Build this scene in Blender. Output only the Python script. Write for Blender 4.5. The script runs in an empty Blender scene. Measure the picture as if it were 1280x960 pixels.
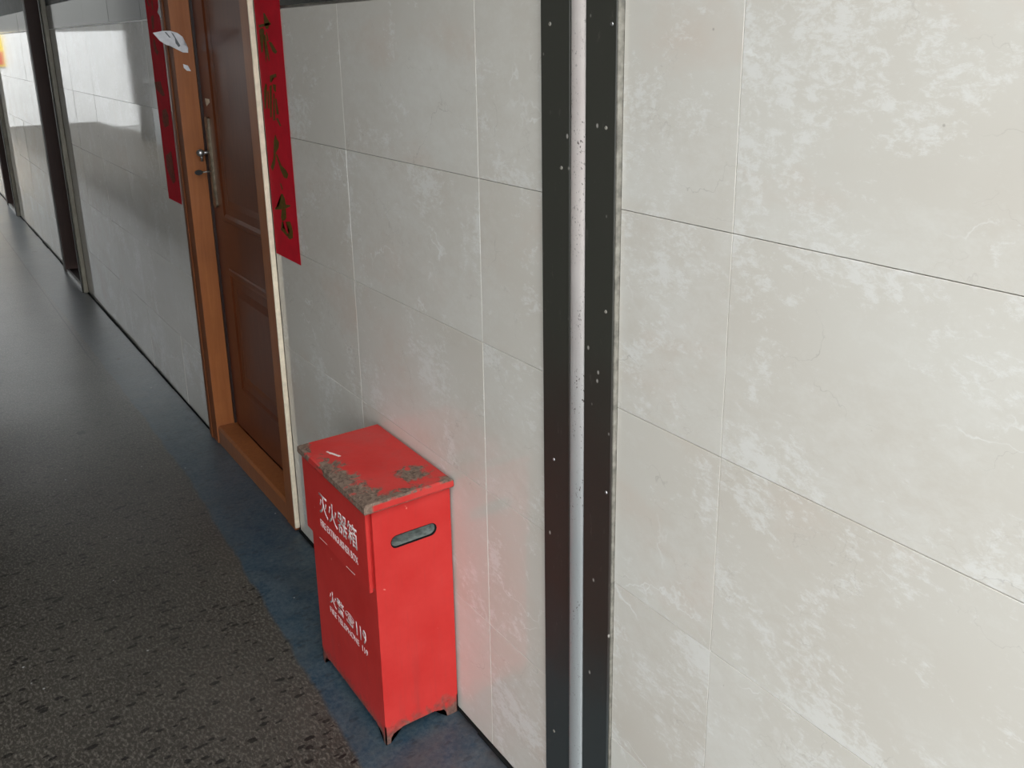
import bpy, bmesh, math, random
from mathutils import Vector, Matrix

random.seed(7)
scene = bpy.context.scene
col = scene.collection

# ------------------------------------------------------------------ camera
# world: wall face is the plane X = 0 (corridor at X < 0), Y runs along the wall, Z up
cam_data = bpy.data.cameras.new('camera')
cam_data.sensor_width = 36.0
cam_data.lens = 1130.0 / 1280.0 * 36.0
cam_data.shift_y = -107.0 / 1280.0
cam_data.clip_start = 0.02
cam = bpy.data.objects.new('camera', cam_data)
col.objects.link(cam)
RX = (0.825053421, -0.169045846, 0.539175625)
RY = (-0.564858255, -0.221582005, 0.794881480)
RZ = (-0.014899796, -0.960377487, -0.278303933)
m = Matrix(((RX[0], -RX[1], -RX[2], -0.842737),
            (RY[0], -RY[1], -RY[2], 0.0),
            (RZ[0], -RZ[1], -RZ[2], 1.45),
            (0, 0, 0, 1)))
cam.matrix_world = m
scene.camera = cam

# ------------------------------------------------------------------ light: an overcast sky, nothing else
world = bpy.data.worlds.new('overcast_sky')
scene.world = world
world.use_nodes = True
wn = world.node_tree
wn.nodes.clear()
w_out = wn.nodes.new('ShaderNodeOutputWorld')
w_bg = wn.nodes.new('ShaderNodeBackground')
w_geo = wn.nodes.new('ShaderNodeTexCoord')
w_sep = wn.nodes.new('ShaderNodeSeparateXYZ')
w_ramp = wn.nodes.new('ShaderNodeValToRGB')
w_ramp.color_ramp.elements[0].position = 0.0
w_ramp.color_ramp.elements[0].color = (0.62, 0.66, 0.70, 1)
w_ramp.color_ramp.elements[1].position = 0.7
w_ramp.color_ramp.elements[1].color = (0.97, 0.99, 1.0, 1)
wn.links.new(w_geo.outputs['Generated'], w_sep.inputs[0])
wn.links.new(w_sep.outputs['Z'], w_ramp.inputs[0])
wn.links.new(w_ramp.outputs[0], w_bg.inputs[0])
w_bg.inputs[1].default_value = SKY = 5.6
wn.links.new(w_bg.outputs[0], w_out.inputs[0])

scene.view_settings.view_transform = 'Standard'
scene.view_settings.look = 'None'
scene.view_settings.exposure = 0.0
scene.view_settings.gamma = 1.0
scene.view_settings.use_curve_mapping = False
scene.cycles.sample_clamp_indirect = 8.0

# how far the roof and the opposite wall reach toward the open near end (they shape the daylight)
CEIL_Y0, LEFT_Y0 = 0.2, -0.45

# ------------------------------------------------------------------ node helpers
class Mat:
    def __init__(self, name):
        self.m = bpy.data.materials.new(name)
        self.m.use_nodes = True
        self.nt = self.m.node_tree
        self.b = self.nt.nodes['Principled BSDF']
    def n(self, kind, **kw):
        nd = self.nt.nodes.new('ShaderNode' + kind)
        for k, v in kw.items():
            setattr(nd, k, v)
        return nd
    def l(self, a, b):
        self.nt.links.new(a, b)
    def set(self, **kw):
        for k, v in kw.items():
            s = self.b.inputs[k.replace('_', ' ')]
            if isinstance(v, bpy.types.NodeSocket):
                self.l(v, s)
            elif isinstance(v, (tuple, list)):
                s.default_value = (*v, 1.0) if len(v) == 3 else v
            else:
                s.default_value = v
    def val(self, node_input, v):
        if isinstance(v, bpy.types.NodeSocket):
            self.l(v, node_input)
        elif isinstance(v, (tuple, list)) and len(v) == 3 and node_input.type == 'RGBA':
            node_input.default_value = (*v, 1.0)
        else:
            node_input.default_value = v
    def obj(self):
        return self.n('TexCoord').outputs['Object']
    def pos(self):
        return self.n('NewGeometry').outputs['Position']
    def mapping(self, vec, scale=(1, 1, 1), rot=(0, 0, 0), loc=(0, 0, 0)):
        mp = self.n('Mapping')
        self.l(vec, mp.inputs[0])
        self.val(mp.inputs['Scale'], scale); self.val(mp.inputs['Rotation'], rot); self.val(mp.inputs['Location'], loc)
        return mp.outputs[0]
    def noise(self, vec, scale, detail=6, rough=0.55, dist=0.0, out=0):
        t = self.n('TexNoise')
        self.l(vec, t.inputs['Vector'])
        t.inputs['Scale'].default_value = scale
        t.inputs['Detail'].default_value = detail
        t.inputs['Roughness'].default_value = rough
        t.inputs['Distortion'].default_value = dist
        return t.outputs[out]
    def voronoi(self, vec, scale, feature='F1', out='Distance', rnd=1.0):
        t = self.n('TexVoronoi', feature=feature)
        self.l(vec, t.inputs['Vector'])
        t.inputs['Scale'].default_value = scale
        t.inputs['Randomness'].default_value = rnd
        return t.outputs[out]
    def ramp(self, fac, a, b, ca=(0, 0, 0), cb=(1, 1, 1), interp='LINEAR'):
        r = self.n('ValToRGB')
        r.color_ramp.interpolation = interp
        e = r.color_ramp.elements
        e[0].position = a; e[0].color = (*ca, 1)
        e[1].position = b; e[1].color = (*cb, 1)
        self.l(fac, r.inputs[0])
        return r.outputs[0]
    def mr(self, v, a, b, c=0.0, d=1.0):
        r = self.n('MapRange')
        self.val(r.inputs[0], v)
        for i, x in enumerate((a, b, c, d)):
            r.inputs[i + 1].default_value = x
        return r.outputs[0]
    def math(self, op, a, b=0.0, c=None):
        t = self.n('Math', operation=op)
        self.val(t.inputs[0], a); self.val(t.inputs[1], b)
        if c is not None:
            self.val(t.inputs[2], c)
        return t.outputs[0]
    def mix(self, fac, a, b, blend='MIX'):
        t = self.n('Mix', data_type='RGBA', blend_type=blend)
        self.val(t.inputs[0], fac); self.val(t.inputs[6], a); self.val(t.inputs[7], b)
        return t.outputs[2]
    def sep(self, v):
        s = self.n('SeparateXYZ'); self.l(v, s.inputs[0]); return s.outputs
    def vadd(self, a, b):
        t = self.n('VectorMath', operation='ADD'); self.val(t.inputs[0], a); self.val(t.inputs[1], b); return t.outputs[0]
    def vscale(self, a, s):
        t = self.n('VectorMath', operation='SCALE'); self.val(t.inputs[0], a); self.val(t.inputs['Scale'], s); return t.outputs[0]
    def comb(self, x, y, z):
        t = self.n('CombineXYZ'); self.val(t.inputs[0], x); self.val(t.inputs[1], y); self.val(t.inputs[2], z); return t.outputs[0]
    def bump(self, h, strength=0.3, dist=0.002):
        t = self.n('Bump'); self.l(h, t.inputs['Height'])
        t.inputs['Strength'].default_value = strength; t.inputs['Distance'].default_value = dist
        self.l(t.outputs[0], self.b.inputs['Normal'])

# ------------------------------------------------------------------ materials
def make_tile_mat():
    M = Mat('beige_marble_tile')
    rnd = M.n('ObjectInfo').outputs['Random']
    off = M.comb(M.math('MULTIPLY', rnd, 91.0), M.math('MULTIPLY', rnd, 57.0), M.math('MULTIPLY', rnd, 23.0))
    p = M.vadd(M.obj(), off)
    pt = M.mapping(p, scale=(1, 0.8, 1.35), rot=(math.radians(8), 0, 0))
    tone = M.ramp(M.noise(pt, 2.4, 4, 0.5), 0.35, 0.65, (0.645, 0.603, 0.532), (0.690, 0.664, 0.600))
    pink = M.ramp(M.noise(M.vadd(pt, (5, 5, 5)), 3.6, 5, 0.6), 0.55, 0.72)
    tone = M.mix(M.math('MULTIPLY', pink, 0.6), tone, (0.660, 0.560, 0.475))
    # white clouds: large masks broken up by a fine fractal
    big = M.noise(M.vadd(pt, (1.3, 2.7, 9.1)), 2.6, 5, 0.62, 0.5)
    fine = M.noise(M.mapping(p, scale=(1, 0.7, 1.2), rot=(math.radians(12), 0, 0)), 38.0, 10, 0.80, 0.3)
    cl = M.mr(M.math('ADD', M.math('MULTIPLY', big, 1.1), fine), 1.00, 1.42)
    tone = M.mix(M.math('MULTIPLY', cl, 0.62), tone, (0.775, 0.765, 0.715))
    # crisp flakes of white gathered in the same masses
    flake = M.noise(M.mapping(p, scale=(1, 0.62, 1.25), rot=(math.radians(20), 0, 0)), 75.0, 8, 0.80, 0.35)
    chip = M.mr(M.math('ADD', M.math('MULTIPLY', M.noise(M.vadd(p, (7, 3, 1)), 5.0, 6, 0.68, 0.4), 1.25), flake), 1.19, 1.31)
    tone = M.mix(M.math('MULTIPLY', chip, 0.55), tone, (0.83, 0.825, 0.79))
    # white and dark veins with frayed edges
    fray = M.vscale(M.noise(p, 30.0, 6, 0.7, 0, 1), 0.020)
    def vein(v, sc, width, seed, lo):
        q = M.vadd(v, (seed, seed * .7, seed * 1.3))
        warp = M.vscale(M.noise(q, 4.0, 5, 0.6, 0, 1), 0.32)
        d = M.voronoi(M.vadd(M.vadd(M.mapping(q, scale=(1, 0.50, 1.3), rot=(math.radians(-12), 0, 0)), warp), fray), sc, 'DISTANCE_TO_EDGE')
        line = M.mr(M.math('MULTIPLY', d, M.mr(M.noise(q, 14.0, 3), 0.3, 0.7, 0.5, 2.2)), 0.0, width, 1.0, 0.0)
        return M.math('MULTIPLY', line, M.mr(M.noise(q, 4.6, 4, 0.6), lo, lo + 0.08))
    tone = M.mix(M.math('MULTIPLY', vein(p, 3.2, 0.011, 3.0, 0.55), 0.65), tone, (0.88, 0.88, 0.85))
    tone = M.mix(M.math('MULTIPLY', vein(p, 3.4, 0.005, 11.0, 0.52), 0.45), tone, (0.36, 0.33, 0.29))
    tone = M.mix(M.math('MULTIPLY', vein(p, 6.4, 0.006, 23.0, 0.51), 0.32), tone, (0.40, 0.36, 0.32))
    spk = M.mr(M.voronoi(p, 11.0), 0.014, 0.024, 1.0, 0.0)
    tone = M.mix(M.math('MULTIPLY', spk, 0.5), tone, (0.30, 0.26, 0.22))
    M.set(Base_Color=tone, Roughness=M.mr(M.noise(p, 6.0, 4, 0.6), 0.3, 0.7, 0.025, 0.06), IOR=1.5)
    M.bump(M.noise(p, 5.0, 2, 0.4), 0.03, 0.006)
    return M.m

def make_floor_mat():
    M = Mat('worn_rubber_floor')
    p = M.pos()
    x, y, z = M.sep(p)
    n1 = M.noise(p, 3.0, 5, 0.6)
    base = M.mix(M.mr(n1, 0.3, 0.7), (0.040, 0.036, 0.030), (0.066, 0.060, 0.050))
    emb = M.noise(M.mapping(p, scale=(1.0, 0.55, 1), rot=(0, 0, 0.9)), 165.0, 4, 0.70, 0.3)
    base = M.mix(M.mr(emb, 0.48, 0.70), base, (0.185, 0.170, 0.145))
    # blue painted margin along the wall with a wavering edge
    wob = M.math('MULTIPLY', M.math('SUBTRACT', M.noise(p, 9.0, 4, 0.6), 0.5), 0.030)
    edge = M.math('ADD', M.mr(y, 1.2, 3.0, -0.262, -0.185), wob)
    edge = M.math('ADD', edge, M.mr(y, 3.6, 7.0, 0.0, -0.035))
    blue_fac = M.mr(M.math('SUBTRACT', x, edge), -0.004, 0.006)
    worn = M.mr(M.math('ADD', M.noise(p, 85.0, 6, 0.7, 0.3), M.math('MULTIPLY', M.math('SUBTRACT', M.noise(p, 14.0, 5, 0.7), 0.5), 0.7)), 0.34, 0.74)
    blue = M.mix(worn, (0.017, 0.050, 0.080), (0.090, 0.118, 0.136))
    dirty = M.mr(M.noise(M.vadd(p, (4, 4, 0)), 5.0, 5, 0.65), 0.48, 0.68)
    blue = M.mix(M.math('MULTIPLY', dirty, 0.3), blue, (0.06, 0.062, 0.055))
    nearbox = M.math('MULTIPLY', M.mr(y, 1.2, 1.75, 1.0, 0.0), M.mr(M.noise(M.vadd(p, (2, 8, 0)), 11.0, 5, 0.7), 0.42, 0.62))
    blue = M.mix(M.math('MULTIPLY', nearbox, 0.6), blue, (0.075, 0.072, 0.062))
    fade = M.mr(y, 3.4, 5.2, 1.0, 0.55)
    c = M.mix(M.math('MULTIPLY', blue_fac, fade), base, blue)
    grime = M.mr(M.math('ADD', x, M.math('MULTIPLY', M.noise(p, 22.0, 4, 0.6), 0.05)), 0.002, 0.026)
    c = M.mix(M.math('MULTIPLY', grime, 0.85), c, (0.012, 0.013, 0.013))
    # black scuffs: short dashes of random length and direction
    def dashes(rot, sc, r0, keep, seed):
        q = M.mapping(M.vadd(p, (seed, seed * 1.7, 0)), scale=(1.0, 2.0, 0.0), rot=(0, 0, rot))
        q = M.vadd(q, M.vscale(M.noise(p, 70.0, 3, 0.6, 0, 1), 0.016))
        d = M.voronoi(q, sc)
        rc = M.voronoi(q, sc, out='Color')
        sel = M.math('GREATER_THAN', M.sep(rc)[0], keep)
        size = M.math('MULTIPLY', M.sep(rc)[1], r0)
        return M.math('MULTIPLY', M.math('LESS_THAN', d, size), sel)
    s = M.math('MAXIMUM', dashes(0.5, 26.0, 0.33, 0.45, 1.0), dashes(-0.20, 31.0, 0.34, 0.5, 5.0))
    s = M.math('MAXIMUM', s, dashes(1.2, 25.0, 0.32, 0.6, 9.0))
    near = M.mr(M.math('ADD', y, M.math('MULTIPLY', x, -1.6)), 1.6, 5.2, 1.0, 0.55)
    s = M.math('MULTIPLY', s, M.mix(blue_fac, near, (0.35, 0.35, 0.35)))
    c = M.mix(M.math('MULTIPLY', s, 0.92), c, (0.006, 0.006, 0.006))
    blob = M.voronoi(M.vadd(p, M.vscale(M.noise(p, 40.0, 4, 0.7, 0, 1), 0.05)), 3.1)
    c = M.mix(M.math('MULTIPLY', M.math('LESS_THAN', blob, 0.058), 0.9), c, (0.008, 0.008, 0.008))
    # pale grit
    g = M.mr(M.voronoi(p, 15.0), 0.030, 0.050, 1.0, 0.0)
    c = M.mix(M.math('MULTIPLY', g, M.math('GREATER_THAN', M.noise(p, 3.1, 2), 0.52)), c, (0.42, 0.43, 0.42))
    # lengthwise seam
    seam = M.math('LESS_THAN', M.math('ABSOLUTE', M.math('ADD', x, M.math('ADD', 0.218, M.math('MULTIPLY', M.noise(p, 2.0, 2), 0.012)))), 0.0035)
    seam = M.math('MULTIPLY', seam, M.mr(y, 4.2, 4.8))
    c = M.mix(seam, c, (0.01, 0.01, 0.012))
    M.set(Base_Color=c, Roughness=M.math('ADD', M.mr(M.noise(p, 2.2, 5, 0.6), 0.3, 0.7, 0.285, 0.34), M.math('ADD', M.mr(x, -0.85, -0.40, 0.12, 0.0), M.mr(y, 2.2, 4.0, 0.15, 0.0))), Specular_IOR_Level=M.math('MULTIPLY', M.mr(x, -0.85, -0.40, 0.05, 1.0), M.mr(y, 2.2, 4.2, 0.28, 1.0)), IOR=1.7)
    h = M.math('ADD', emb, M.math('MULTIPLY', M.noise(p, 9.0, 3), 0.2))
    h = M.math('MULTIPLY', h, M.mr(y, 2.6, 6.0, 1.0, 0.15))
    M.bump(h, 0.32, 0.003)
    return M.m

def make_wood(name, c1, c2, rough, grain=(1, 1, 0.06), coat=0.0, spec=0.5):
    M = Mat(name)
    p = M.obj()
    g = M.noise(M.mapping(p, scale=grain), 70.0, 6, 0.65, 0.8)
    c = M.mix(M.mr(g, 0.3, 0.7), c1, c2)
    blot = M.mr(M.noise(p, 5.0, 4, 0.6), 0.35, 0.7)
    c = M.mix(M.math('MULTIPLY', blot, 0.35), c, tuple(v * 0.55 for v in c1))
    M.set(Base_Color=c, Roughness=rough, Specular_IOR_Level=spec, Coat_Weight=coat, Coat_Roughness=0.08)
    M.bump(g, 0.05, 0.001)
    return M.m

def make_red(name, rust):
    M = Mat(name)
    p = M.pos()
    x, y, z = M.sep(p)
    base = M.mix(M.mr(M.noise(p, 9.0, 5, 0.6), 0.3, 0.7), (0.52, 0.030, 0.026), (0.60, 0.048, 0.042))
    streak = M.mr(M.noise(M.mapping(p, scale=(6, 6, 0.5)), 30.0, 4, 0.6), 0.55, 0.75)
    base = M.mix(M.math('MULTIPLY', streak, 0.22), base, (0.36, 0.05, 0.04))
    chips = M.mr(M.voronoi(M.vadd(p, M.vscale(M.noise(p, 50, 3, 0.6, 0, 1), 0.03)), 24.0), 0.045, 0.075, 1.0, 0.0)
    chips = M.math('MULTIPLY', chips, M.math('GREATER_THAN', M.noise(p, 14.0, 2), 0.50))
    base = M.mix(M.math('MULTIPLY', chips, 0.7), base, (0.72, 0.25, 0.20))
    rough = 0.42
    if rust == 'lid':
        # bare rust where the paint has worn off: along the front edge, its near corner and a patch toward the wall
        nz = M.noise(p, 26.0, 8, 0.7, 1.2)
        def patch(cx, cy, rx, ry):
            a = M.math('DIVIDE', M.math('SUBTRACT', x, cx), rx)
            b = M.math('DIVIDE', M.math('SUBTRACT', y, cy), ry)
            return M.math('SUBTRACT', 1.0, M.math('SQRT', M.math('ADD', M.math('MULTIPLY', a, a), M.math('MULTIPLY', b, b))))
        k = M.math('MAXIMUM', patch(-0.190, 1.475, 0.070, 0.105), patch(-0.195, 1.60, 0.050, 0.150))
        k = M.math('MAXIMUM', k, patch(-0.060, 1.530, 0.050, 0.050))
        k = M.math('MAXIMUM', k, M.math('MULTIPLY', patch(-0.130, 1.470, 0.14, 0.030), 0.8))
        k = M.math('MAXIMUM', k, M.math('MULTIPLY', patch(-0.205, 1.78, 0.040, 0.100), 0.7))
        k = M.math('MAXIMUM', k, M.math('MULTIPLY', patch(-0.005, 1.470, 0.05, 0.025), 1.0))
        f = M.mr(M.math('ADD', k, M.math('MULTIPLY', M.math('SUBTRACT', nz, 0.5), 2.6)), 0.26, 0.52)
        side = M.math('MULTIPLY', M.mr(y, 1.4606, 1.4614, 1.0, 0.0), M.mr(x, -0.190, -0.184))
        f = M.math('MULTIPLY', f, M.math('SUBTRACT', 1.0, side))
        rustc = M.mix(M.mr(M.noise(p, 60.0, 8, 0.75, 1.5), 0.35, 0.68), (0.075, 0.050, 0.038), (0.30, 0.215, 0.165))
        scuff = M.mr(M.noise(M.mapping(p, scale=(1, 1, 1), rot=(0, 0, .6)), 12.0, 6, 0.7, 0.8), 0.45, 0.75)
        base = M.mix(M.math('MULTIPLY', scuff, 0.35), base, (0.40, 0.10, 0.085))
        base = M.mix(f, base, rustc)
        # white scratch near the far front corner
        sx = M.math('ABSOLUTE', M.math('SUBTRACT', M.math('ADD', x, M.math('MULTIPLY', M.math('SUBTRACT', y, 1.715), 0.35)), -0.158))
        sy = M.math('ABSOLUTE', M.math('SUBTRACT', y, 1.715))
        sc = M.math('MULTIPLY', M.math('LESS_THAN', sx, M.mr(nz, 0.3, 0.7, 0.0, 0.0055)), M.math('LESS_THAN', sy, 0.020))
        base = M.mix(M.math('MULTIPLY', sc, M.mr(nz, 0.3, 0.5)), base, (0.75, 0.66, 0.62))
        rough = M.mr(f, 0, 1, 0.42, 0.85)
        M.bump(M.math('ADD', M.noise(p, 45.0, 6, 0.7), M.math('MULTIPLY', f, M.noise(p, 90.0, 6, 0.7))), 0.25, 0.002)
    else:
        # rust creeping up from the feet
        nz = M.noise(p, 40.0, 7, 0.7, 0.8)
        f = M.mr(M.math('ADD', z, M.math('MULTIPLY', nz, -0.10)), -0.034, 0.000, 1.0, 0.0)
        base = M.mix(f, base, M.mix(M.mr(M.noise(p, 90.0, 6, 0.7), 0.35, 0.65), (0.075, 0.048, 0.040), (0.22, 0.12, 0.095)))
        drip = M.mr(M.noise(M.mapping(p, scale=(1, 1, 0.12)), 34.0, 5, 0.6), 0.52, 0.72)
        low = M.mr(z, 0.05, 0.36, 1.0, 0.0)
        base = M.mix(M.math('MULTIPLY', M.math('MULTIPLY', drip, low), 0.42), base, (0.27, 0.055, 0.05))
        M.bump(M.noise(p, 35.0, 4, 0.6), 0.06, 0.002)
    M.set(Base_Color=base, Roughness=rough, Specular_IOR_Level=0.14)
    return M.m

def make_plain(name, c, rough=0.6, metal=0.0, var=0.25, scale=12.0, bump=0.0, spec=0.5):
    M = Mat(name)
    p = M.obj()
    f = M.mr(M.noise(p, scale, 5, 0.6), 0.3, 0.7)
    M.set(Base_Color=M.mix(f, tuple(v * (1 - var) for v in c), tuple(min(1, v * (1 + var)) for v in c)), Roughness=rough, Metallic=metal, Specular_IOR_Level=spec)
    if bump:
        M.bump(M.noise(p, scale * 6, 4, 0.6), bump, 0.001)
    return M.m

def make_strip_mat():
    M = Mat('dark_painted_metal')
    p = M.pos()
    z = M.sep(p)[2]
    nz = M.noise(p, 7.0, 5, 0.6)
    zz = M.math('ADD', z, M.math('MULTIPLY', M.math('SUBTRACT', nz, 0.5), 0.25))
    c = M.mix(M.mr(zz, 0.80, 1.00), (0.036, 0.028, 0.023), (0.040, 0.040, 0.032))
    c = M.mix(M.mr(zz, 0.34, 0.50, 1.0, 0.0), c, (0.036, 0.042, 0.042))
    sc = M.mr(M.noise(M.mapping(p, scale=(1, 1, 0.35)), 60.0, 7, 0.7), 0.62, 0.78)
    c = M.mix(M.math('MULTIPLY', sc, 0.5), c, (0.17, 0.15, 0.13))
    spk = M.mr(M.voronoi(M.mapping(p, scale=(1, 1, 0.7)), 30.0), 0.05, 0.09, 1.0, 0.0)
    spk = M.math('MULTIPLY', spk, M.math('GREATER_THAN', M.noise(p, 5.0, 2), 0.40))
    c = M.mix(M.math('MULTIPLY', spk, 0.8), c, (0.45, 0.42, 0.38))
    M.set(Base_Color=c, Roughness=0.5)
    M.bump(M.noise(p, 30.0, 4, 0.6), 0.08, 0.001)
    return M.m

def make_bead_mat():
    M = Mat('chipped_white_paint')
    p = M.pos()
    z = M.sep(p)[2]
    c = M.mix(M.mr(M.noise(p, 14.0, 4, 0.6), 0.3, 0.7), (0.62, 0.55, 0.52), (0.70, 0.64, 0.60))
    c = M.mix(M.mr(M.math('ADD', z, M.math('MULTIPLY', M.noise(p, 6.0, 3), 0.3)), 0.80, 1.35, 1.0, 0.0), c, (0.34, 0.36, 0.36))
    pits = M.mr(M.noise(M.mapping(p, scale=(1, 1, 0.75)), 240.0, 4, 0.65), 0.60, 0.66)
    gate = M.mr(M.noise(M.mapping(p, scale=(1, 1, 0.6)), 16.0, 4, 0.6), 0.44, 0.60)
    c = M.mix(M.math('MULTIPLY', pits, gate), c, (0.075, 0.055, 0.045))
    M.set(Base_Color=c, Roughness=0.5)
    return M.m

MT = dict(
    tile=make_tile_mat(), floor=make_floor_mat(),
    jamb=make_wood('orange_brown_varnished_wood', (0.30, 0.095, 0.028), (0.40, 0.140, 0.042), 0.38, coat=0.2),
    leaf=make_wood('dark_red_brown_varnished_wood', (0.130, 0.032, 0.011), (0.190, 0.052, 0.017), 0.30, spec=0.38),
    casing=make_wood('red_brown_casing_wood', (0.20, 0.062, 0.022), (0.29, 0.095, 0.034), 0.55, spec=0.2),
    wood_dark=make_wood('near_black_brown_wood', (0.018, 0.007, 0.005), (0.030, 0.012, 0.008), 0.45),
    red_lid=make_red('worn_red_paint', 'lid'), red=make_red('red_paint', 'body'),
    grout=make_plain('beige_grout', (0.50, 0.47, 0.41), 0.9),
    listello=make_plain('dark_grey_glazed_tile', (0.050, 0.052, 0.046), 0.10, var=0.3, scale=9.0),
    plaster=make_plain('grey_painted_plaster', (0.10, 0.11, 0.11), 0.6),
    cream=make_plain('cream_plaster', (0.78, 0.68, 0.52), 0.7, var=0.12, scale=40.0, bump=0.2),
    ceiling=make_plain('white_ceiling_paint', (0.45, 0.44, 0.42), 0.8, var=0.05),
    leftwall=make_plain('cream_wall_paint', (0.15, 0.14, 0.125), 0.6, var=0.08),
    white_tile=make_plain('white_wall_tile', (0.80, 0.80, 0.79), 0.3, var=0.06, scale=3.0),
    strip=make_strip_mat(), bead=make_bead_mat(),
    strip_edge=make_plain('scuffed_grey_edge', (0.24, 0.225, 0.19), 0.6, var=0.45, scale=60.0),
    paper_red=make_plain('red_paper', (0.56, 0.008, 0.022), 0.8, var=0.12, scale=20.0, spec=0.2),
    gold=make_plain('dull_gold_ink', (0.100, 0.060, 0.006), 0.6, var=0.35, scale=120.0, spec=0.15),
    gold_faded=make_plain('faded_brown_gold_ink', (0.21, 0.040, 0.022), 0.7, var=0.45, scale=90.0, spec=0.15),
    white_letter=make_plain('white_stencil_paint', (0.78, 0.70, 0.68), 0.6, var=0.18, scale=90.0),
    paper=make_plain('torn_white_paper', (0.74, 0.74, 0.76), 0.8, var=0.12, scale=60.0),
    paper_mark=make_plain('grey_smudge', (0.16, 0.17, 0.18), 0.8),
    brass=make_plain('tarnished_brass', (0.30, 0.25, 0.18), 0.38, 0.85, var=0.35, scale=50.0),
    steel=make_plain('dull_steel', (0.45, 0.45, 0.44), 0.35, 0.9),
    black=make_plain('black_plastic', (0.012, 0.012, 0.012), 0.4),
    frame_metal=make_plain('olive_grey_metal', (0.30, 0.27, 0.21), 0.45, var=0.2),
    frame_dark=make_plain('dark_olive_metal', (0.05, 0.047, 0.038), 0.5),
    galv=make_plain('galvanised_inner_plate', (0.25, 0.28, 0.26), 0.55, 0.2, var=0.5, scale=70.0),
    grime=make_plain('black_grime', (0.010, 0.011, 0.011), 0.8, spec=0.1),
    rail=make_plain('grey_painted_rail', (0.30, 0.31, 0.32), 0.5),
    pillar=make_plain('grey_pillar_paint', (0.22, 0.22, 0.21), 0.6),
    pillar_dark=make_plain('dark_pillar_paint', (0.07, 0.07, 0.07), 0.6),
    yard=make_plain('pale_concrete', (0.34, 0.34, 0.33), 0.85, var=0.1, scale=1.5),
    sign_yellow=make_plain('yellow_sign_paint', (0.85, 0.62, 0.06), 0.5, var=0.05),
    sign_red=make_plain('red_sign_paint', (0.62, 0.05, 0.04), 0.5, var=0.05),
    stain=make_plain('brown_scuff', (0.25, 0.17, 0.07), 0.8),
)

# ------------------------------------------------------------------ mesh helpers
def link(name, bm, mat, parent=None, smooth=False):
    bmesh.ops.recalc_face_normals(bm, faces=bm.faces[:])
    me = bpy.data.meshes.new(name)
    bm.to_mesh(me); bm.free()
    if smooth:
        for p in me.polygons:
            p.use_smooth = True
    me.materials.append(MT[mat])
    o = bpy.data.objects.new(name, me)
    col.objects.link(o)
    if parent is not None:
        o.parent = parent
        o.matrix_parent_inverse = parent_world(parent).inverted()
    return o

def parent_world(o):
    mw = Matrix.Translation(o.location) @ o.rotation_euler.to_matrix().to_4x4()
    return (parent_world(o.parent) @ o.matrix_parent_inverse @ mw) if o.parent else mw

def add_box(bm, lo, hi, bevel=0.0):
    vs = [bm.verts.new((x, y, z)) for x in (lo[0], hi[0]) for y in (lo[1], hi[1]) for z in (lo[2], hi[2])]
    fs = [bm.faces.new([vs[i] for i in f]) for f in ((0, 1, 3, 2), (4, 6, 7, 5), (0, 4, 5, 1), (2, 3, 7, 6), (0, 2, 6, 4), (1, 5, 7, 3))]
    if bevel:
        es = list({e for f in fs for e in f.edges})
        bmesh.ops.bevel(bm, geom=es, offset=bevel, segments=1, affect='EDGES', profile=0.5)

def box(name, lo, hi, mat, parent=None, bevel=0.0):
    bm = bmesh.new(); add_box(bm, lo, hi, bevel)
    return link(name, bm, mat, parent)

def boxes(name, lst, mat, parent=None, bevel=0.0):
    bm = bmesh.new()
    for lo, hi in lst:
        add_box(bm, lo, hi, bevel)
    return link(name, bm, mat, parent)

def add_prism(bm, pts, vec):
    """closed polygon (3D points) extruded by vec; concave outlines are triangulated"""
    a = [bm.verts.new(p) for p in pts]
    b = [bm.verts.new(Vector(p) + Vector(vec)) for p in pts]
    f1 = bm.faces.new(a); f2 = bm.faces.new(list(reversed(b)))
    n = len(a)
    for i in range(n):
        j = (i + 1) % n
        bm.faces.new((a[j], a[i], b[i], b[j]))
    bmesh.ops.triangulate(bm, faces=[f1, f2])

def prism(name, pts, vec, mat, parent=None):
    bm = bmesh.new(); add_prism(bm, pts, vec)
    return link(name, bm, mat, parent)

def add_cyl(bm, c, axis, r1, r2, length, seg=20):
    ax = Vector(axis).normalized()
    rot = Vector((0, 0, 1)).rotation_difference(ax).to_matrix().to_4x4()
    mm = Matrix.Translation(Vector(c) + ax * length / 2) @ rot
    bmesh.ops.create_cone(bm, cap_ends=True, segments=seg, radius1=r1, radius2=r2, depth=length, matrix=mm)

def empty(name, loc, label=None, cat=None, group=None, kind=None):
    o = bpy.data.objects.new(name, None)
    o.empty_display_size = 0.05
    o.location = loc
    col.objects.link(o)
    tag(o, label, cat, group, kind)
    return o

def tag(o, label=None, cat=None, group=None, kind=None):
    for k, v in (('label', label), ('category', cat), ('group', group), ('kind', kind)):
        if v:
            o[k] = v
    return o

def text_mesh(body, size, offset=0.0):
    cu = bpy.data.curves.new('lettering', 'FONT')
    cu.body = body; cu.size = size; cu.offset = offset
    cu.resolution_u = 3
    to = bpy.data.objects.new('lettering', cu)
    col.objects.link(to)
    bpy.context.view_layer.update()
    me = bpy.data.meshes.new_from_object(to.evaluated_get(bpy.context.evaluated_depsgraph_get()))
    bpy.data.objects.remove(to)
    bpy.data.curves.remove(cu)
    return me

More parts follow.
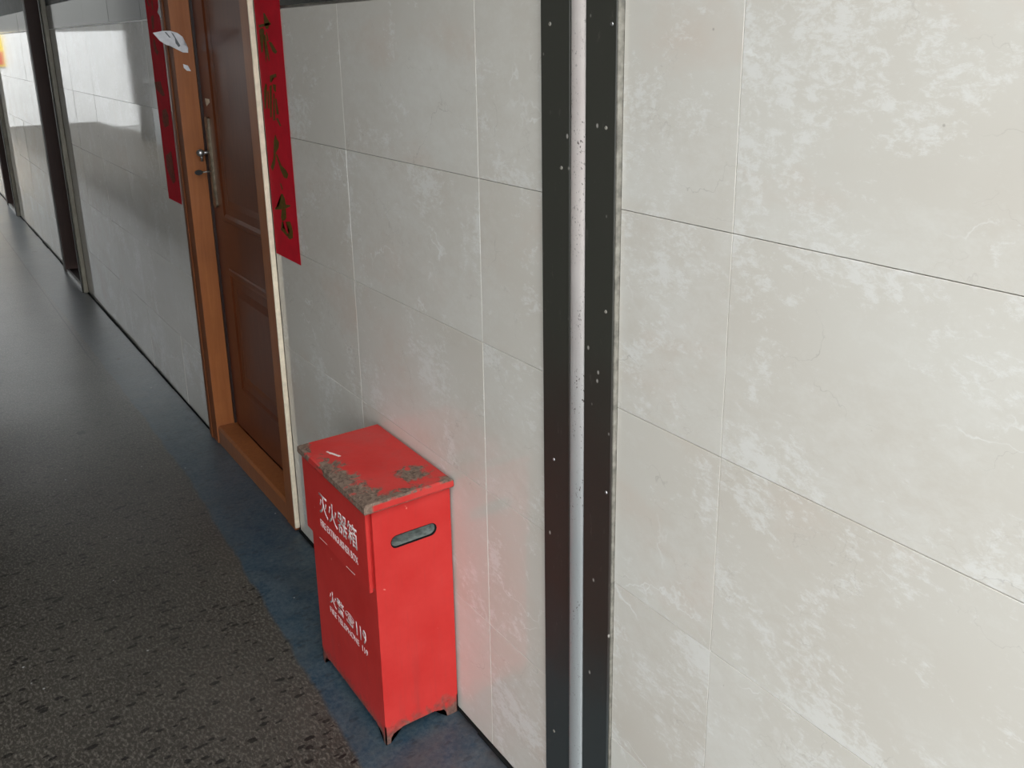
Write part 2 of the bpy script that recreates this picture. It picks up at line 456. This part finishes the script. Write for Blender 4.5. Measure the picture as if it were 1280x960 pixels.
def lettering(name, body, y_left, y_right, z_top, z_bot, x, parent, offset=0.0, depth=0.0004):
    """flat stencil paint facing -X; text runs from y_left (far) to y_right (near)"""
    me = text_mesh(body, 1.0, offset)
    xs = [v.co.x for v in me.vertices]; ys = [v.co.y for v in me.vertices]
    x0, x1, y0, y1 = min(xs), max(xs), min(ys), max(ys)
    for v in me.vertices:
        u = (v.co.x - x0) / (x1 - x0); w = (v.co.y - y0) / (y1 - y0)
        v.co = (x, y_left + (y_right - y_left) * u, z_bot + (z_top - z_bot) * w)
    bm = bmesh.new(); bm.from_mesh(me); bpy.data.meshes.remove(me)
    r = bmesh.ops.extrude_face_region(bm, geom=bm.faces[:])
    bmesh.ops.translate(bm, vec=(-depth, 0, 0), verts=[e for e in r['geom'] if isinstance(e, bmesh.types.BMVert)])
    return link(name, bm, 'white_letter', parent)

# brush strokes of the couplet characters as (Y, Z) outlines in metres on the wall
RIGHT_STROKES = [[[(2.3457, 1.5173), (2.3352, 1.5152), (2.3058, 1.4927), (2.3203, 1.4785), (2.3368, 1.4778), (2.3464, 1.4936)], [(2.3897, 1.4889), (2.3005, 1.4926), (2.2992, 1.4872), (2.386, 1.4814)], [(2.3384, 1.4714), (2.3312, 1.4677), (2.325, 1.4493), (2.3364, 1.4475)], [(2.3875, 1.4758), (2.3636, 1.481), (2.3512, 1.4753), (2.3738, 1.4214), (2.3856, 1.4195), (2.3832, 1.4496)], [(2.3592, 1.4662), (2.3436, 1.4623), (2.3291, 1.4012), (2.3356, 1.3974), (2.3446, 1.416), (2.3587, 1.3934), (2.3554, 1.4383)], [(2.326, 1.4456), (2.307, 1.4456), (2.2704, 1.4219), (2.2823, 1.4164), (2.3023, 1.4218)]], [[(2.3925, 1.3218), (2.3759, 1.3417), (2.3656, 1.3382), (2.3875, 1.2754), (2.3994, 1.2737)], [(2.3672, 1.3209), (2.3566, 1.3251), (2.3629, 1.2786), (2.3731, 1.2761)], [(2.3373, 1.3618), (2.2923, 1.3684), (2.2919, 1.3592), (2.3222, 1.3565), (2.3295, 1.345), (2.3412, 1.3465)], [(2.3469, 1.335), (2.3309, 1.3393), (2.3501, 1.2561), (2.362, 1.2534)], [(2.3232, 1.3414), (2.2992, 1.3403), (2.3049, 1.3214), (2.3188, 1.3265)], [(2.3239, 1.3169), (2.3152, 1.3191), (2.3268, 1.2498), (2.3413, 1.247)], [(2.3135, 1.304), (2.3048, 1.3063), (2.2955, 1.267), (2.3124, 1.2641)], [(2.3203, 1.2541), (2.306, 1.2569), (2.2866, 1.2372), (2.295, 1.2356)]], [[(2.3354, 1.2121), (2.3285, 1.2019), (2.3125, 1.1934), (2.3208, 1.1771), (2.3435, 1.1633), (2.3567, 1.1321), (2.3788, 1.1117), (2.3909, 1.1205), (2.3642, 1.1474), (2.3498, 1.1943)], [(2.3457, 1.1611), (2.3336, 1.1583), (2.3095, 1.1331), (2.2791, 1.1245), (2.2644, 1.1145), (2.2762, 1.1023), (2.2976, 1.1028), (2.318, 1.1203), (2.33, 1.1389)], [(2.3324, 1.0828), (2.3237, 1.0848), (2.3137, 1.069), (2.3198, 1.0663)]], [[(2.3318, 1.0543), (2.3202, 1.0568), (2.3062, 1.0466), (2.3018, 1.0301), (2.2687, 1.0338), (2.2696, 1.0297), (2.3014, 1.0201), (2.3306, 1.0129), (2.3862, 1.0048), (2.3881, 1.0087), (2.3507, 1.0222)], [(2.3366, 1.011), (2.3045, 1.0187), (2.3063, 0.9941), (2.3205, 0.9848), (2.3383, 0.9799), (2.3477, 0.9878)], [(2.313, 0.9819), (2.2817, 0.9878), (2.2711, 0.9753), (2.2661, 0.962), (2.2698, 0.9452), (2.2932, 0.937), (2.3087, 0.9405), (2.3052, 0.9514), (2.2888, 0.9562), (2.2944, 0.9675)], [(2.3446, 0.9769), (2.3328, 0.9798), (2.3431, 0.9596), (2.3262, 0.9602), (2.3016, 0.9479), (2.314, 0.9417), (2.3398, 0.9497), (2.3559, 0.9533)]]]
LEFT_STROKES = [[[(3.5282, 1.5939), (3.5121, 1.5933), (3.4905, 1.5723), (3.5071, 1.5716)], [(3.4607, 1.5888), (3.444, 1.5907), (3.4445, 1.5583), (3.4601, 1.5588)], [(3.4872, 1.5368), (3.4532, 1.541), (3.4653, 1.4958), (3.4943, 1.4911)], [(3.4978, 1.4629), (3.479, 1.4576), (3.4637, 1.4242), (3.4412, 1.4166), (3.4633, 1.4036), (3.4942, 1.4163), (3.504, 1.4397)]], [[(3.5549, 1.3089), (3.4663, 1.3142), (3.4579, 1.2988), (3.4267, 1.2659), (3.4598, 1.2618), (3.5448, 1.2851)], [(3.4898, 1.2098), (3.4376, 1.2206), (3.4119, 1.1983), (3.4189, 1.1607), (3.4818, 1.1483), (3.5028, 1.1712)]], [[(3.5164, 1.044), (3.4318, 1.0684), (3.4305, 1.014), (3.4185, 0.9605), (3.4562, 0.9449), (3.4898, 0.9632), (3.5269, 0.9983)]]]

# ------------------------------------------------------------------ setting: floor, walls, ceiling
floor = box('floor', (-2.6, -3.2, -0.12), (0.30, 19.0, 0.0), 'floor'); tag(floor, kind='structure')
yard = box('ground', (-40, -40, -0.30), (40, 60, -0.13), 'yard'); tag(yard, kind='structure')

WALL_H = 2.9
OPEN = [(2.463, 3.230), (5.83, 6.48), (8.94, 9.62)]
DOOR_H = 2.12
segs, y = [], -3.2
for a, b in OPEN:
    segs.append(((0.0105, y, 0.0), (0.25, a, WALL_H)))
    segs.append(((0.0105, a, DOOR_H), (0.25, b, WALL_H)))
    y = b
segs.append(((0.0105, y, 0.0), (0.25, 19.0, WALL_H)))
wall = boxes('wall_right', segs, 'grout'); tag(wall, kind='structure')
# painted plaster above the dark band, laid on the backing
pl = []
for a, b in ((-3.2, OPEN[0][0]), (OPEN[0][1], OPEN[1][0]), (OPEN[1][1], OPEN[2][0]), (OPEN[2][1], 19.0)):
    pl.append(((0.004, a, 1.652), (0.0104, b, WALL_H)))
for a, b in OPEN:
    pl.append(((0.004, a, DOOR_H + 0.04), (0.0104, b, WALL_H)))
boxes('plaster', pl, 'plaster', wall)

GAP = 0.0005
ROWS = [(0.004, 0.302), (0.302, 0.605), (0.605, 0.9075), (0.9075, 1.2115), (1.2115, 1.524)]
COLS = [
    [-2.17, -1.58, -0.995, -0.415, 0.165, 0.753, 0.9625],
    [1.1435, 1.341, 1.898, 2.418],
    [3.312, 3.644, 4.204, 4.761, 5.328, 5.795],
    [6.525, 7.08, 7.64, 8.20, 8.895],
    [9.665, 10.22, 10.78, 11.34, 11.90, 12.46],
]
mesh_cache = {}
def tile(name, y0, y1, z0, z1, mat, front=0.0, far=False):
    w, h = round(y1 - y0 - 2 * GAP, 4), round(z1 - z0 - 2 * GAP, 4)
    key = (name, w, h)
    if key not in mesh_cache:
        bm = bmesh.new(); add_box(bm, (0, -w / 2, -h / 2), (0.0098, w / 2, h / 2), 0.0004)
        bmesh.ops.recalc_face_normals(bm, faces=bm.faces[:])
        me = bpy.data.meshes.new(name); bm.to_mesh(me); bm.free()
        me.materials.append(MT[mat]); mesh_cache[key] = me
    o = bpy.data.objects.new(name, mesh_cache[key])
    o.location = (front + random.uniform(-0.0002, 0.0002), (y0 + y1) / 2, (z0 + z1) / 2)
    k = 0.0035 if far else 0.0008
    o.rotation_euler = (0, random.uniform(-k, k) * 0.5, random.uniform(-k, k))
    o.parent = wall
    col.objects.link(o)
    return o
for ci, cols in enumerate(COLS):
    for y0, y1 in zip(cols, cols[1:]):
        for z0, z1 in ROWS:
            tile('tile', y0, y1, z0, z1, 'tile', far=ci >= 2)
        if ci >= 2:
            box('highlight_line', (-0.0012, y0, 1.5243), (0.0100, y1, 1.5288), 'white_tile', wall)  # off-white strip stands in for the bright highlight under the border tiles
        tile('border_tile', y0, y1, 1.529, 1.651, 'listello', front=-0.0015, far=ci >= 2)

ceiling = box('ceiling', (-2.6, CEIL_Y0, WALL_H), (0.25, 9.7, WALL_H + 0.15), 'ceiling'); tag(ceiling, kind='structure')
wl = boxes('wall_left', [((-2.6, LEFT_Y0, 0.0), (-2.4, 11.2, WALL_H))], 'leftwall'); tag(wl, kind='structure')
# far end of the passage: white tiled wall under a dark band
wc = box('wall_courtyard', (-8.6, 2.0, -0.12), (-8.4, 19.0, 3.2), 'yard'); tag(wc, kind='structure')
we = boxes('wall_end', [((-9.0, 19.0, -0.12), (0.25, 19.2, 1.66))], 'white_tile'); tag(we, kind='structure')
boxes('plaster', [((-9.0, 19.0, 1.661), (0.25, 19.2, 6.5))], 'pillar', we)  # unseen upper wall, raised to screen the sky from the floor's reflections
pil = box('wall_pillar', (-2.8, 14.6, 0.0), (-2.4, 15.15, WALL_H), 'pillar_dark'); tag(pil, kind='structure')

rail = empty('balcony_railing', (-2.5, 11.2, 0), 'grey metal railing along the open far side of the corridor', 'railing')
box('top_rail', (-2.54, 11.22, 0.86), (-2.46, 14.58, 0.92), 'rail', rail)
bal_me = None
for k in range(20):
    yb = 11.4 + k * 0.157
    if bal_me is None:
        b0 = box('baluster', (-2.515, yb - 0.015, 0.0), (-2.485, yb + 0.015, 0.859), 'rail', rail); bal_me = b0
    else:
        c = bal_me.copy(); col.objects.link(c); c.location = (0, k * 0.157, 0)

# baseboard: the narrow black gap of grime where floor meets tile
bb = []
for a, b in ((-2.2, 2.415), (3.315, 5.79), (6.53, 8.89), (9.67, 19.0)):
    n = max(2, int((b - a) / 0.25))
    for i in range(n):
        t0, t1 = a + (b - a) * i / n, a + (b - a) * (i + 1) / n
        bb.append(((-0.005 - random.uniform(0, 0.006), t0, 0.0002), (-0.0008, t1, 0.004)))
tag(boxes('baseboard_right', bb, 'grime'), kind='structure')

# ------------------------------------------------------------------ the joint cover on the wall (two dark strips and a white bead)
jc = empty('trim_1', (0, 1.05, 0), 'two dark vertical metal strips with a chipped white bead between them on the tiles', kind='structure')
TOP = 2.6
def strip(y0, y1, t_top, t_bot):
    bm = bmesh.new()
    def X(z): return -(t_bot + (t_top - t_bot) * min(1.0, max(0.0, (z - 0.1) / 1.5)))
    zs = [0.004, 0.1, 0.4, 0.8, 1.2, 1.6, TOP]
    ring = []
    for z in zs:
        x = X(z); b = 0.0012
        ring.append([bm.verts.new(p) for p in ((0.010, y0, z), (x + b, y0, z), (x, y0 + b, z), (x, y1 - b, z), (x + b, y1, z), (0.010, y1, z))])
    for r0, r1 in zip(ring, ring[1:]):
        for i in range(6):
            j = (i + 1) % 6
            bm.faces.new((r0[i], r0[j], r1[j], r1[i]))
    bm.faces.new(ring[0]); bm.faces.new(list(reversed(ring[-1])))
    return link('strip', bm, 'strip', jc)
strip(1.0710, 1.1425, 0.009, 0.006)
strip(0.9660, 1.0330, 0.011, 0.006)
# scuffed side of the nearer strip
bm = bmesh.new()
add_prism(bm, [(0.009, 0.9635, 0.004), (-0.0025, 0.9635, 0.004), (-0.0030, 0.9635, 0.3), (-0.0105, 0.9635, 1.6), (-0.0105, 0.9635, TOP), (0.009, 0.9635, TOP)], (0, 0.0024, 0))
link('strip_edge', bm, 'strip_edge', jc)
bm = bmesh.new()
prof = [(0.010, 1.0338)]
for i in range(13):
    a = math.pi * i / 12
    prof.append((-0.0055 - 0.0060 * math.sin(a), 1.0520 - 0.0180 * math.cos(a)))
prof.append((0.010, 1.0702))
add_prism(bm, [(px, py, 0.004) for px, py in prof], (0, 0, TOP - 0.004))
link('bead', bm, 'bead', jc)
for (sy, sz, thick) in ((1.1184, 1.4668, .009), (0.9760, 1.4641, .0105), (0.9859, 1.3248, .0098), (1.0912, 1.2575, .0083), (0.982, 1.0561, .0088), (1.1135, 0.7629, .0073), (0.9760, 0.7609, .0082), (1.1159, 0.2063, .0062)):
    bm = bmesh.new()
    add_cyl(bm, (-thick + 0.001, sy, sz), (-1, 0, 0), 0.0034, 0.0024, 0.0022, 12)
    add_box(bm, (-thick - 0.00135, sy - 0.0024, sz - 0.0004), (-thick - 0.0011, sy + 0.0024, sz + 0.0004))
    link('screw', bm, 'steel' if sz in (0.7609, 0.7629, 1.4641) else 'strip_edge', jc)

# ------------------------------------------------------------------ door_1: the varnished wooden door
d1 = empty('door_1', (0, 2.85, 0), kind='structure')
Y0, Y1, CX = 2.493, 3.200, -0.014
HEAD = 2.08
box('casing', (CX, 2.4275, 0.0), (0.0, Y0, HEAD + 0.07), 'jamb', d1, 0.002)
far_c = bmesh.new()
add_box(far_c, (CX, Y1 + 0.0012, 0.0), (0.0, 3.305, HEAD + 0.07), 0.002)
add_box(far_c, (CX - 0.003, 3.262, 0.0), (CX, 3.276, HEAD + 0.07), 0.001)
link('casing', far_c, 'casing', d1)
box('casing', (CX, Y0, HEAD), (0.0, Y1, HEAD + 0.07), 'casing', d1, 0.002)
box('jamb', (CX + 0.0006, Y1, 0.0), (0.11, 3.229, HEAD), 'jamb', d1)
box('jamb', (0.0, 2.464, 0.0), (0.11, Y0, HEAD), 'jamb', d1)
box('jamb', (0.0, Y0, HEAD), (0.11, Y1, HEAD + 0.03), 'jamb', d1)
bm = bmesh.new()
add_prism(bm, [(-0.010, Y0, 0.0), (-0.010, Y0, 0.058), (-0.004, Y0, 0.068), (0.058, Y0, 0.066), (0.058, Y0, 0.0)], (0, Y1 - Y0, 0))
link('threshold', bm, 'jamb', d1)
box('sealant_strip', (-0.0150, 2.4205, 0.010), (-0.0002, 2.4270, HEAD + 0.08), 'cream', d1, 0.0015)
leaf = box('door_leaf', (0.0605, Y0 + 0.003, 0.069), (0.100, Y1 - 0.006, HEAD - 0.003), 'leaf', d1)
box('gap_shade_strip', (0.052, 3.1895, 0.069), (0.0603, 3.1985, HEAD - 0.003), 'wood_dark', leaf)  # dark strip stands in for the shade in the leaf-to-jamb gap
def panel(z0, z1, y0=2.61, y1=3.085):
    # raised moulding frame and a fielded panel inside it
    bm = bmesh.new()
    w, d = 0.030, 0.004
    X = 0.0600
    loops = []
    for inset, x in ((0, X), (0.006, X - d), (0.018, X - d), (w, X + 0.0), (0.060, X), (0.085, X - 0.005)):
        loops.append([bm.verts.new((x, yy, zz)) for yy, zz in ((y0 + inset, z0 + inset), (y1 - inset, z0 + inset), (y1 - inset, z1 - inset), (y0 + inset, z1 - inset))])
    for a, b in zip(loops, loops[1:]):
        for i in range(4):
            j = (i + 1) % 4
            bm.faces.new((a[i], a[j], b[j], b[i]))
    bm.faces.new(loops[-1])
    return link('panel', bm, 'leaf', leaf)
panel(0.855, 1.93); panel(0.225, 0.690)
# long lock plate with knob and a key left in it
bm = bmesh.new()
pts = []
for i in range(9):
    a = math.pi * i / 8
    pts.append((0.0602, 3.150 + 0.017 * math.cos(a), 1.195 + 0.010 * math.sin(a)))
for i in range(9):
    a = math.pi + math.pi * i / 8
    pts.append((0.0602, 3.150 + 0.017 * math.cos(a), 0.905 + 0.010 * math.sin(a)))
add_prism(bm, pts, (-0.007, 0, 0))
add_box(bm, (0.0505, 3.138, 0.93), (0.0535, 3.152, 1.17), 0.001)
link('lock_plate', bm, 'brass', leaf)
bm = bmesh.new()
add_cyl(bm, (0.0531, 3.150, 1.085), (-1, 0, 0), 0.006, 0.006, 0.022, 14)
bmesh.ops.create_uvsphere(bm, u_segments=16, v_segments=10, radius=0.0135, matrix=Matrix.Translation((0.024, 3.150, 1.085)))
add_cyl(bm, (0.026, 3.150, 1.085), (0, 0, -1), 0.005, 0.004, 0.028, 10)
link('knob', bm, 'steel', leaf, True)
bm = bmesh.new()
add_cyl(bm, (0.0531, 3.150, 1.020), (-1, 0, 0), 0.0028, 0.0028, 0.030, 10)
link('key', bm, 'steel', leaf, True)
bm = bmesh.new()
pts = []
for i in range(16):
    a = 2 * math.pi * i / 16
    pts.append((0.011 + 0.0135 * math.cos(a), 3.1475, 1.020 + 0.0085 * math.sin(a)))
add_prism(bm, pts, (0, 0.005, 0))
link('key_head', bm, 'black', leaf)
prism('paint_fleck', [(0.0604, 3.1552, 1.2649), (0.0604, 3.1103, 1.2643), (0.0604, 3.105, 1.2541), (0.0604, 3.1466, 1.2389)], (-0.0006, 0, 0), 'cream', leaf)
box('door_back', (0.104, 2.464, 0.0), (0.24, 3.229, 2.11), 'wood_dark', d1)

# ------------------------------------------------------------------ doors further along: dark wood in an olive metal frame
def far_door(name, yn, y0, y1, yf):
    d = empty(name, (0, (y0 + y1) / 2, 0), kind='structure')
    bm = bmesh.new()
    add_box(bm, (-0.026, yn, 0.0), (0.0, y0, 2.15), 0.003)
    link('frame_post', bm, 'frame_metal', d)
    bm = bmesh.new()
    add_box(bm, (-0.031, yn + 0.018, 0.0), (-0.0262, y0 - 0.012, 2.15), 0.001)
    link('frame_lip', bm, 'frame_dark', d)
    box('frame_post', (-0.026, y1, 0.0), (0.0, yf, 2.15), 'wood_dark', d, 0.003)
    box('frame_head', (-0.026, y0, 2.09), (0.0, y1, 2.15), 'frame_metal', d, 0.003)
    box('jamb', (-0.024, y1 - 0.02, 0.0), (0.15, y1, 2.09), 'leaf2', d)
    box('door_leaf', (0.125, y0, 0.04), (0.16, y1 - 0.021, 2.09), 'wood_dark', d)
    box('jamb', (0.0005, y0 - 0.029, 0.0), (0.15, y0, 2.09), 'wood_dark', d)
    box('threshold', (-0.020, y0, 0.0), (-0.006, y1 - 0.021, 0.022), 'steel', d)
    box('threshold', (-0.005, y0, 0.0), (0.124, y1 - 0.021, 0.018), 'wood_dark', d)
    return d
MT['leaf2'] = make_wood('dark_brown_wood', (0.045, 0.017, 0.010), (0.065, 0.026, 0.016), 0.5)
far_door('door_2', 5.797, 5.86, 6.455, 6.523)
far_door('door_3', 8.897, 8.97, 9.60, 9.663)

# ------------------------------------------------------------------ red paper couplets with gold brush characters
def couplet(label, y0, y1, z0, z1, strokes, sheet_x, ink):
    t = empty('paper_couplet', (sheet_x, (y0 + y1) / 2, z0), label, 'banner')
    bm = bmesh.new()
    # the sheet is slightly wavy down its length
    n = 24
    rows = []
    for i in range(n + 1):
        z = z0 + (z1 - z0) * i / n
        wv = 0.0004 * math.sin(i * 1.7)
        rows.append([bm.verts.new((sheet_x - abs(wv), yy, z)) for yy in (y0, (y0 + y1) / 2, y1)])
    for a, b in zip(rows, rows[1:]):
        for i in range(2):
            bm.faces.new((a[i], a[i + 1], b[i + 1], b[i]))
    r = bmesh.ops.extrude_face_region(bm, geom=bm.faces[:])
    bmesh.ops.translate(bm, vec=(-0.0004, 0, 0), verts=[e for e in r['geom'] if isinstance(e, bmesh.types.BMVert)])
    link('paper', bm, 'paper_red', t)
    for glyph in strokes:
        bm = bmesh.new()
        for s in glyph:
            add_prism(bm, [(sheet_x - 0.0009, a, b) for a, b in s], (-0.0003, 0, 0))
        link('character', bm, ink, t)
    return t
couplet('red paper couplet with gold characters pasted between the wooden door and the extinguisher box', 2.229, 2.410, 0.878, 1.95, RIGHT_STROKES, -0.0012, 'gold')
couplet('red paper couplet pasted on the far side of the wooden door', 3.372, 3.552, 0.879, 1.95, [[st] for g in LEFT_STROKES for st in g], -0.0012, 'gold_faded')

# torn paper stuck across the far casing and jamb of the wooden door
tp = empty('torn_paper', (-0.016, 3.25, 1.45), 'larger torn scrap of white paper stuck across the frame of the wooden door', 'paper')
bm = bmesh.new()
def flap(x):                       # stuck to the jamb, the free end curls out past the casing toward the corridor
    return 3.1970 - 0.05 * (0.035 - x)
sheet_pts = [(-0.0749, 1.4788), (-0.0415, 1.4847), (-0.0186, 1.4845), (0.0037, 1.478), (0.0204, 1.4651), (0.0233, 1.4446), (0.0153, 1.4435), (0.0346, 1.429), (0.0328, 1.4136), (0.0147, 1.4153), (-0.0118, 1.4324), (-0.0365, 1.4405), (-0.0553, 1.4534)]
add_prism(bm, [(x, flap(x), z) for x, z in sheet_pts], (0, 0.0006, 0))
link('sheet', bm, 'paper', tp)
for pts in ([(-0.037, 1.4809), (-0.0319, 1.4808), (-0.0187, 1.463), (-0.0238, 1.4631)], [(-0.0166, 1.4807), (-0.0095, 1.4756), (0.0093, 1.4372), (0.0035, 1.4322), (-0.0053, 1.4451), (-0.0061, 1.4603)]):
    prism('crease', [(x, flap(x) - 0.0006, z) for x, z in pts], (0, 0.0004, 0), 'paper_mark', tp)
sp = empty('torn_paper', (0.02, 3.197, 1.36), 'small torn white scrap on the door jamb below the larger scrap', 'paper')
prism('sheet', [(0.0124, 3.1992, 1.3779), (0.0275, 3.1992, 1.3722), (0.036, 3.1992, 1.3537), (0.023, 3.1992, 1.3555), (0.0135, 3.1992, 1.3649)], (0, -0.0005, 0), 'paper', sp)

# ------------------------------------------------------------------ the fire extinguisher box
fb = empty('fire_extinguisher_box', (-0.10, 1.64, 0), 'red metal fire extinguisher box with rusty lid and white lettering by the wall', 'box')
BX0, BX1, BY0, BY1, BZ0, BZ1 = -0.1840, -0.0060, 1.475, 1.810, 0.0275, 0.553
bm = bmesh.new()
# sheet-metal body; the near side carries an oblong hand hole
v = {}
for i, x in enumerate((BX0, BX1)):
    for j, yy in enumerate((BY0, BY1)):
        for k, z in enumerate((BZ0, BZ1)):
            v[i, j, k] = bm.verts.new((x, yy, z))
bm.faces.new((v[0, 0, 0], v[0, 1, 0], v[0, 1, 1], v[0, 0, 1]))
bm.faces.new((v[1, 0, 0], v[1, 0, 1], v[1, 1, 1], v[1, 1, 0]))
bm.faces.new((v[0, 1, 0], v[1, 1, 0], v[1, 1, 1], v[0, 1, 1]))
bm.faces.new((v[0, 0, 1], v[0, 1, 1], v[1, 1, 1], v[1, 0, 1]))
bm.faces.new((v[0, 0, 0], v[1, 0, 0], v[1, 1, 0], v[0, 1, 0]))
SX, SZ, SH, SR = -0.0936, 0.4735, 0.0385, 0.0130
hole = []
for i in range(11):
    a = -math.pi / 2 + math.pi * i / 10
    hole.append((SX + SH + SR * math.cos(a), SZ + SR * math.sin(a)))
for i in range(11):
    a = math.pi / 2 + math.pi * i / 10
    hole.append((SX - SH + SR * math.cos(a), SZ + SR * math.sin(a)))
hv = [bm.verts.new((x, BY0, z)) for x, z in hole]
hi_ = [bm.verts.new((x, BY0 + 0.004, z)) for x, z in hole]
n = len(hv)
he = [bm.edges.new((hv[i], hv[(i + 1) % n])) for i in range(n)]
oe = [bm.edges.get((v[0, 0, 0], v[1, 0, 0])), bm.edges.get((v[1, 0, 0], v[1, 0, 1])), bm.edges.get((v[1, 0, 1], v[0, 0, 1])), bm.edges.get((v[0, 0, 1], v[0, 0, 0]))]
bmesh.ops.triangle_fill(bm, edges=he + oe, use_beauty=True, use_dissolve=False)
for i in range(n):
    j = (i + 1) % n
    bm.faces.new((hv[i], hv[j], hi_[j], hi_[i]))
body = link('body', bm, 'red', fb)
# dark rim and curved grey recess behind the hand hole
bm = bmesh.new()
outer = [bm.verts.new((SX + (x - SX) * 1.03, BY0 - 0.0006, SZ + (z - SZ) * 1.10)) for x, z in hole]
inner = [bm.verts.new((x, BY0 - 0.0006, z)) for x, z in hole]
back = [bm.verts.new((SX + (x - SX) * 0.985, BY0 + 0.003, SZ + (z - SZ) * 0.94)) for x, z in hole]
for i in range(n):
    j = (i + 1) % n
    bm.faces.new((outer[i], outer[j], inner[j], inner[i]))
    bm.faces.new((inner[i], inner[j], back[j], back[i]))
link('hand_hole_rim', bm, 'grime', body)
bm = bmesh.new()
prev = None
for k in range(7):
    a = math.pi * k / 6
    s = math.cos(a * 0.5)
    ring = [bm.verts.new((SX + (x - SX) * (0.90 + 0.10 * s), BY0 + 0.0045 + 0.048 * math.sin(a * 0.5), SZ + (z - SZ) * max(0.02, s))) for x, z in hole]
    if prev:
        for i in range(n):
            j = (i + 1) % n
            bm.faces.new((prev[i], prev[j], ring[j], ring[i]))
    prev = ring
bm.faces.new(prev)
link('hand_hole_recess', bm, 'galv', body, True)
# upper front cover, standing proud of the body
cover = box('front_cover', (-0.1965, 1.4795, 0.374), (-0.1885, 1.806, 0.5545), 'red', fb, 0.0012)
box('cover_flange', (-0.1885, 1.486, 0.378), (-0.1841, 1.800, 0.5535), 'red', cover)
lettering('lettering', '灭火器箱', 1.7215, 1.5265, 0.5010, 0.4480, -0.19655, cover, 0.006)
lettering('lettering', 'FIRE EXTINGUISHER BOX', 1.7215, 1.5285, 0.4320, 0.4150, -0.19655, cover, 0.0)
for (ya, yb) in ((1.735, 1.693), (1.592, 1.550)):
    prism('chipped_edge', [(-0.1966, ya, 0.3795), (-0.1966, yb, 0.3812), (-0.1966, yb, 0.3798), (-0.1966, ya, 0.378)], (-0.0002, 0, 0), 'white_letter', cover)
lettering('lettering', '火警', 1.7370, 1.6560, 0.2425, 0.2050, -0.18405, body, 0.004)
lettering('lettering', '☎', 1.6490, 1.6040, 0.2385, 0.2070, -0.18405, body, 0.006)
lettering('lettering', '119', 1.5935, 1.5435, 0.2390, 0.2040, -0.18405, body, 0.010)
lettering('lettering', 'FIRE TELEPHONE  119', 1.7380, 1.5410, 0.1945, 0.1795, -0.18405, body, 0.0)
# lid: shallow tray with turned-down edges
bm = bmesh.new()
LX0, LX1, LY0, LY1, LT, LB = -0.2060, -0.0040, 1.4600, 1.8060, 0.5800, 0.5615
def ring(inx, z, drop=0.0):
    pts = [(LX0 + inx, LY0 + inx), (LX1 - inx, LY0 + inx), (LX1 - inx, LY1 - inx), (LX0 + inx, LY1 - inx)]
    return [bm.verts.new((x, yy, z)) for x, yy in pts]
r0, r1, r2, r3 = ring(0.0015, LB), ring(0.0, LB + 0.004), ring(0.0008, LT - 0.0035), ring(0.0050, LT)
for a, b in ((r0, r1), (r1, r2), (r2, r3)):
    for i in range(4):
        j = (i + 1) % 4
        bm.faces.new((a[i], a[j], b[j], b[i]))
bm.faces.new(r3); bm.faces.new(list(reversed(r0)))
lid = link('lid', bm, 'red_lid', fb)
boxes('lid_collar', [((-0.1880, 1.4775, 0.5535), (-0.0070, 1.8040, 0.5612))], 'red', lid)
# feet: folded corner plates flaring down from the body
def foot(x, yy, sx, sy, w):
    bm = bmesh.new()
    def side(d):
        return [(0.0, 0.046), (w + 0.028, 0.0272), (w + 0.006, 0.021), (w, 0.013), (w - 0.002, 0.0), (0.0, 0.0)]
    add_prism(bm, [(x + sx * a, yy, z) for a, z in side(0)], (0, sy * 0.0025, 0))
    add_prism(bm, [(x, yy + sy * a, z) for a, z in side(1)], (sx * 0.0025, 0, 0))
    return link('foot', bm, 'red', fb)
foot(BX0 - 0.0004, BY0 - 0.0004, 1, 1, 0.013); foot(BX1, BY0 - 0.0004, -1, 1, 0.030)
foot(BX0 - 0.0004, BY1, 1, -1, 0.013); foot(BX1, BY1, -1, -1, 0.030)

# ------------------------------------------------------------------ signboard on the end wall, seen only as a reflection
sg = empty('wall_sign', (-0.75, 18.98, 1.06), 'yellow sign board with a red panel on the far end wall, mirrored in the tiles', 'sign')
box('board', (-1.15, 18.965, 1.06), (-0.40, 18.999, 1.66), 'sign_yellow', sg, 0.005)
box('red_panel', (-1.10, 18.955, 1.10), (-0.45, 18.9648, 1.32), 'sign_red', sg)
